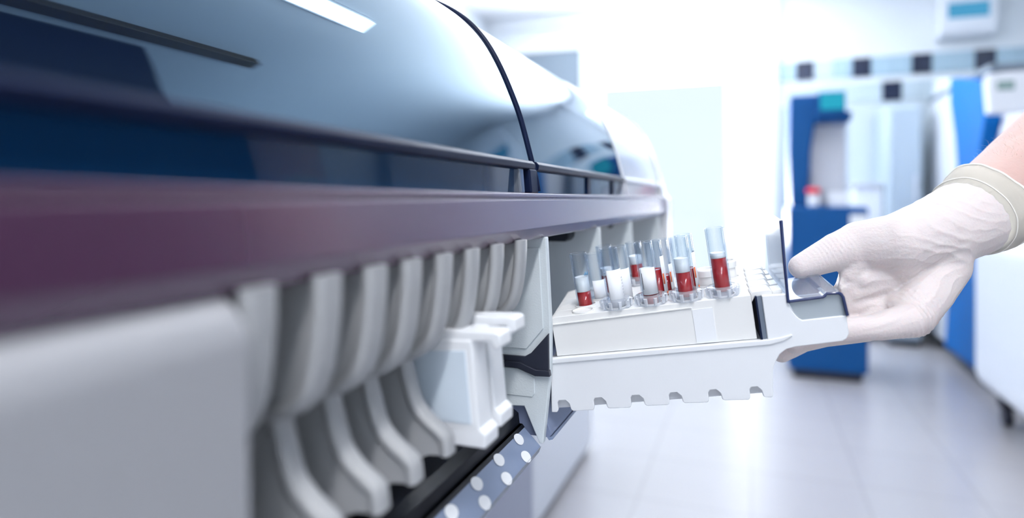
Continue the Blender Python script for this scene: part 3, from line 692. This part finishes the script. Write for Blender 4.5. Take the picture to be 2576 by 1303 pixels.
# blue instrument
Yb = 4.35; a, b = px_box(1984, 2186, Yb)
t = thing('blue_instrument', 'dark blue floor instrument with a narrow column, grey panel and cyan screen', 'instrument', ((a + b) / 2, Yb + .3, 0))
tz = onY(2080, 520, Yb).z
bm = bmesh.new(); box(bm, a, b, Yb, Yb + .55, .05, tz); obj('cabinet', bm, M['blue'], t, True, bevel=.02)
bm = bmesh.new(); box(bm, a + .03, b - .03, Yb + .02, Yb + .5, 0, .06); obj('plinth', bm, M['floor_dark'], t, True, bevel=.01)
ca0, ca1 = px_box(1990, 2064, Yb + .1); cm = px_box(1990, 2040, Yb + .1)[1]; tt = onY(2030, 238, Yb + .1).z
pr_ = [(ca0, tz), (ca0 - .012, tz + .35), (ca0 - .005, tt), (ca1, tt), (ca1 - .005, tt - .10), (cm + .02, tt - .22), (cm, tt - .36), (cm - .012, tz + .12), (cm, tz)]
bm = bmesh.new(); prism(bm, pr_, Yb + .10, Yb + .5); obj('column', bm, M['blue'], t, True, bevel=.02, seg=4)
g0, g1 = px_box(2036, 2132, Yb + .2); gt = onY(2090, 300, Yb + .2).z
bm = bmesh.new(); box(bm, g0, g1, Yb + .20, Yb + .5, tz, gt); obj('grey_panel', bm, M['lightgrey'], t, True, bevel=.02)
s0, s1 = px_box(2058, 2128, Yb + .06); sz0, sz1 = onY(2090, 280, Yb + .06).z, onY(2090, 230, Yb + .06).z
bm = bmesh.new(); box(bm, s0, s1, Yb + .06, Yb + .10, sz0, sz1); sc_ = obj('monitor', bm, M['blue'], t, True, bevel=.006)
bm = bmesh.new(); box(bm, s0 + .012, s1 - .008, Yb + .055, Yb + .062, sz0 + .01, sz1 - .008); obj('screen', bm, M['screen'], sc_, True, smooth=False);
k0, k1 = px_box(2052, 2142, Yb); kz = onY(2090, 305, Yb).z
bm = bmesh.new(); prism(bm, [(Yb - .04, kz + .05), (Yb + .12, kz + .075), (Yb + .2, kz), (Yb + .02, kz)], k0, k1, 'x'); obj('console', bm, M['blue'], t, True, bevel=.008)
l0, l1 = px_box(2138, 2182, Yb - .002); lz0, lz1 = onY(2160, 572, Yb).z, onY(2160, 540, Yb).z
bm = bmesh.new(); box(bm, l0, l1, Yb - .004, Yb + .002, lz0, lz1); obj('sticker', bm, M['label'], t, True, smooth=False)
# bottle with red cap on the blue cabinet
bx = onY(2046, 500, Yb + .06).x
t = thing('bottle', 'small white bottle with a red cap on the blue cabinet', 'bottle', (bx, Yb + .055, tz))
bm = bmesh.new(); lathe(bm, [(.030, 0), (.034, .01), (.034, .07), (.026, .085)], 0, 0, 24); obj('body', bm, M['white_enamel'], t)
bm = bmesh.new(); lathe(bm, [(.040, .083), (.044, .09), (.042, .112), (.03, .118)], 0, 0, 24); obj('cap', bm, M['red'], t)
# white box beside it
a2, b2 = px_box(2082, 2132, Yb + .1)
t = thing('tissue_box', 'small pale box beside the red-capped bottle on the blue cabinet', 'box', ((a2 + b2) / 2, Yb + .12, tz))
bm = bmesh.new(); box(bm, a2, b2, Yb + .05, Yb + .17, tz, tz + .09); obj('carton', bm, M['white_enamel'], t, True, bevel=.006)
# pale cabinets against the back wall
a3, b3 = px_box(2232, 2322, 5.55)
t = thing('tall_cabinet', 'tall pale blue cabinet against the tiled back wall', 'cabinet', ((a3 + b3) / 2, 5.85, 0))
ctz = onY(2285, 262, 5.55).z
bm = bmesh.new(); box(bm, a3, b3, 5.55, 6.17, .04, ctz); obj('body', bm, M['paleblue'], t, True, bevel=.03)
bm = bmesh.new(); box(bm, a3 + .02, b3 - .02, 5.56, 6.1, 0, .05); obj('plinth', bm, M['floor_dark'], t, True)
bm = bmesh.new(); box(bm, a3 + .015, b3 - .015, 5.535, 5.552, .75, ctz - .03); obj('door', bm, M['paleblue'], t, True, bevel=.01)
bm = bmesh.new(); box(bm, b3 - .06, b3 - .045, 5.51, 5.536, 1.1, 1.3); obj('handle', bm, M['lightgrey'], t, True, bevel=.004)
a4, b4 = px_box(2150, 2222, 5.7)
t = thing('low_cabinet', 'low white cabinet between the blue instrument and the tall pale cabinet', 'cabinet', ((a4 + b4) / 2, 5.9, 0))
lz = onY(2190, 470, 5.7).z
bm = bmesh.new(); box(bm, a4, b4, 5.7, 6.17, .04, lz); obj('body', bm, M['white_enamel'], t, True, bevel=.02)
bm = bmesh.new(); box(bm, a4 - .01, b4, 5.68, 6.18, lz, lz + .03); obj('top', bm, M['lightgrey'], t, True, bevel=.006)
# tall analyzer along the right wall
XB = 1.29
def yb(px): return onX(px, 500, XB).y
t = thing('tall_analyzer', 'tall white and bright blue analyzer standing along the right wall', 'analyzer', (XB + .4, 4.7, 0))
topz = onX(2440, 196, XB).z
yA, yB2, yC, yD = yb(2336), yb(2402), yb(2488), 3.97
bm = bmesh.new(); box(bm, XB + .05, XB + .85, yD, yC - .02, .07, topz - .2); box(bm, XB + .05, XB + .85, yC, yA, .07, topz - .02); obj('body', bm, M['lightgrey'], t, True, bevel=.03)
def bound(px_list): return [(onX(px, py, XB).y, onX(px, py, XB).z) for px, py in px_list]
wl = [(2346, 200), (2338, 300), (2335, 420), (2336, 560), (2332, 700), (2322, 862)]
bl = [(2402, 196), (2402, 260), (2414, 340), (2420, 420), (2412, 520), (2400, 640), (2394, 780), (2388, 914)]
br_ = [(2482, 200), (2490, 235), (2492, 300), (2480, 370), (2474, 440), (2478, 560), (2486, 700), (2490, 985)]
def zfix(p, floor): return [(y, max(z, floor)) for y, z in p]
wlp, blp, brp = zfix(bound(wl), .09), zfix(bound(bl), .09), zfix(bound(br_), .09)
bm = bmesh.new(); prism(bm, wlp + blp[::-1], XB + .01, XB + .06, 'x'); obj('white_panel', bm, M['white_enamel'], t, True, bevel=.01)
bm = bmesh.new(); prism(bm, blp + brp[::-1], XB - .03, XB + .06, 'x'); obj('blue_panel', bm, M['bright_blue'], t, True, bevel=.012)
gy1 = brp[0][0] - .01
bm = bmesh.new(); box(bm, XB + .03, XB + .06, yD, gy1 - .1, .09, topz - .35); obj('grey_panel', bm, M['lightgrey'], t, True, bevel=.01)
bm = bmesh.new(); box(bm, XB + .0, XB + .85, yC - .01, yA + .02, topz - .02, topz + .02); obj('top_slab', bm, M['doorgrey'], t, True, bevel=.01)
bm = bmesh.new(); box(bm, XB + .08, XB + .8, yD, yA - .02, 0, .08); obj('plinth', bm, M['floor_dark'], t, True)
YD = 3.72
m0, m1 = px_box(2482, 2592, YD); dz0, dz1 = onY(2530, 284, YD).z, onY(2530, 182, YD).z
bm = bmesh.new(); prism(bm, [(m0 + .012, dz0), (m0, dz1 - .03), (m0 + .01, dz1), (m1, dz1), (m1, dz0)], YD, YD + .07); obj('display_unit', bm, M['white_enamel'], t, True, bevel=.012)
q0, q1 = px_box(2508, 2552, YD); qz0, qz1 = onY(2530, 226, YD).z, onY(2530, 203, YD).z
bm = bmesh.new(); box(bm, q0, q1, YD - .004, YD + .002, qz0, qz1); obj('display_screen', bm, M['screen2'], t, True, smooth=False)
bm = bmesh.new(); box(bm, (m0 + m1) / 2 - .03, XB + .12, YD + .06, YD + .09, dz0 + .03, dz0 + .09); box(bm, XB + .06, XB + .12, YD + .06, yD + .02, dz0 + .03, dz0 + .09); obj('display_arm', bm, M['lightgrey'], t, True, bevel=.006)
# white rounded cart in front of it
XC = 1.06
yf = onX(2441, 700, XC).y; zt = onX(2441, 585, XC).z
t = thing('white_machine', 'large white rounded machine on castors at the right, in front of the blue panel', 'machine', (XC + .35, 3.3, 0))
bm = bmesh.new(); box(bm, XC, XC + .7, 2.72, yf, .17, zt); o = obj('housing', bm, M['white_enamel'], t, True, bevel=.09, seg=8)
bm = bmesh.new(); box(bm, XC + .04, XC + .66, 2.76, yf - .04, zt - .01, zt + .03); obj('top_plate', bm, M['lightgrey'], t, True, bevel=.01)
for yy in (yf - .62, yf - .12):
    for xx in (XC + .12, XC + .58):
        bm = bmesh.new(); 
        ring = [(.0 + .045 * math.cos(q), .047 + .045 * math.sin(q)) for q in (2 * math.pi * k / 20 for k in range(20))]
        prism(bm, [(yy + p, q) for p, q in ring], xx - .016, xx + .016, 'x'); box(bm, xx - .03, xx + .03, yy - .035, yy + .035, .09, .173)
        obj('castor', bm, M['floor_dark'], t, True)
# white cabinet behind the analyzer's pedestal
XW = -.665
y1, y2 = onX(1343, 1200, XW).y, onX(1490, 1100, XW).y
t = thing('floor_cabinet', 'plain white floor cabinet behind the long analyzer, below the tray', 'cabinet', (XW - .3, (y1 + y2) / 2, 0))
bm = bmesh.new(); box(bm, XW - .6, XW, y1, y2, .03, .78); obj('body', bm, M['white_enamel'], t, True, bevel=.015)
bm = bmesh.new(); box(bm, XW - .58, XW - .02, y1 + .02, y2 - .02, 0, .04); obj('plinth', bm, M['lightgrey'], t, True)
bm = bmesh.new(); box(bm, XW - .62, XW + .012, y1 - .01, y2 + .01, .78, .81); obj('top', bm, M['white_enamel'], t, True, bevel=.005)
# wall unit with blue display, top right
p0, p1 = px_box(2366, 2512, WY - .16)
w0, w1 = px_box(2386, 2490, WY - .17); wz0, wz1 = onY(2440, 92, WY - .16).z, onY(2440, -60, WY - .16).z
t = thing('wall_unit', 'white wall unit with a blue display above the tile frieze', 'wall unit', ((p0 + p1) / 2, WY, wz0))
bm = bmesh.new(); prism(bm, [(WY, wz0), (WY - .12, wz0 + .02), (WY - .16, wz0 + .09), (WY - .16, wz1), (WY, wz1)], p0, p1, 'x'); obj('casing', bm, M['white_enamel'], t, True, bevel=.015)
bz0, bz1 = onY(2440, 42, WY - .17).z, onY(2440, 4, WY - .17).z
bm = bmesh.new(); box(bm, w0, w1, WY - .168, WY - .155, bz0, bz1); obj('display', bm, M['screen3'], t, True, smooth=False)

# ================================================================== LIGHT, CAMERA
w = bpy.data.worlds.new('World'); SC.world = w; w.use_nodes = True
bg = w.node_tree.nodes['Background']; bg.inputs[0].default_value = (.93, .965, 1, 1); bg.inputs[1].default_value = 3.4
# daylight coming in through the back window
al = bpy.data.lights.new('window_daylight', 'AREA'); al.energy = 640; al.shape = 'RECTANGLE'; al.size = wx1 - wx0; al.size_y = 2.2; al.spread = math.radians(105); al.color = (.98, .985, 1)
ao = bpy.data.objects.new('window_daylight', al); COL.objects.link(ao); ao.location = ((wx0 + wx1) / 2, WY + .55, 1.5); ao.rotation_euler = (math.radians(-90 - 46), 0, 0)

cam = bpy.data.cameras.new('camera'); co = bpy.data.objects.new('camera', cam); COL.objects.link(co)
co.location = CAM; co.rotation_euler = (math.radians(90), 0, TH)
cam.sensor_width = 36; cam.sensor_fit = 'HORIZONTAL'; cam.lens = F / 2576 * 36
cam.shift_x = 0; cam.shift_y = -(651.5 - VY) / 2576
cam.clip_start = .01; cam.clip_end = 60
cam.dof.use_dof = True; cam.dof.focus_distance = .470; cam.dof.aperture_fstop = 2.6; cam.dof.aperture_blades = 0
SC.camera = co
vs = SC.view_settings; vs.view_transform = 'Standard'; vs.look = 'None'; vs.gamma = 1; vs.use_curve_mapping = False; vs.exposure = 0.14
SC.cycles.use_denoising = True
SC.cycles.max_bounces = 10; SC.cycles.transparent_max_bounces = 24; SC.cycles.sample_clamp_indirect = 6
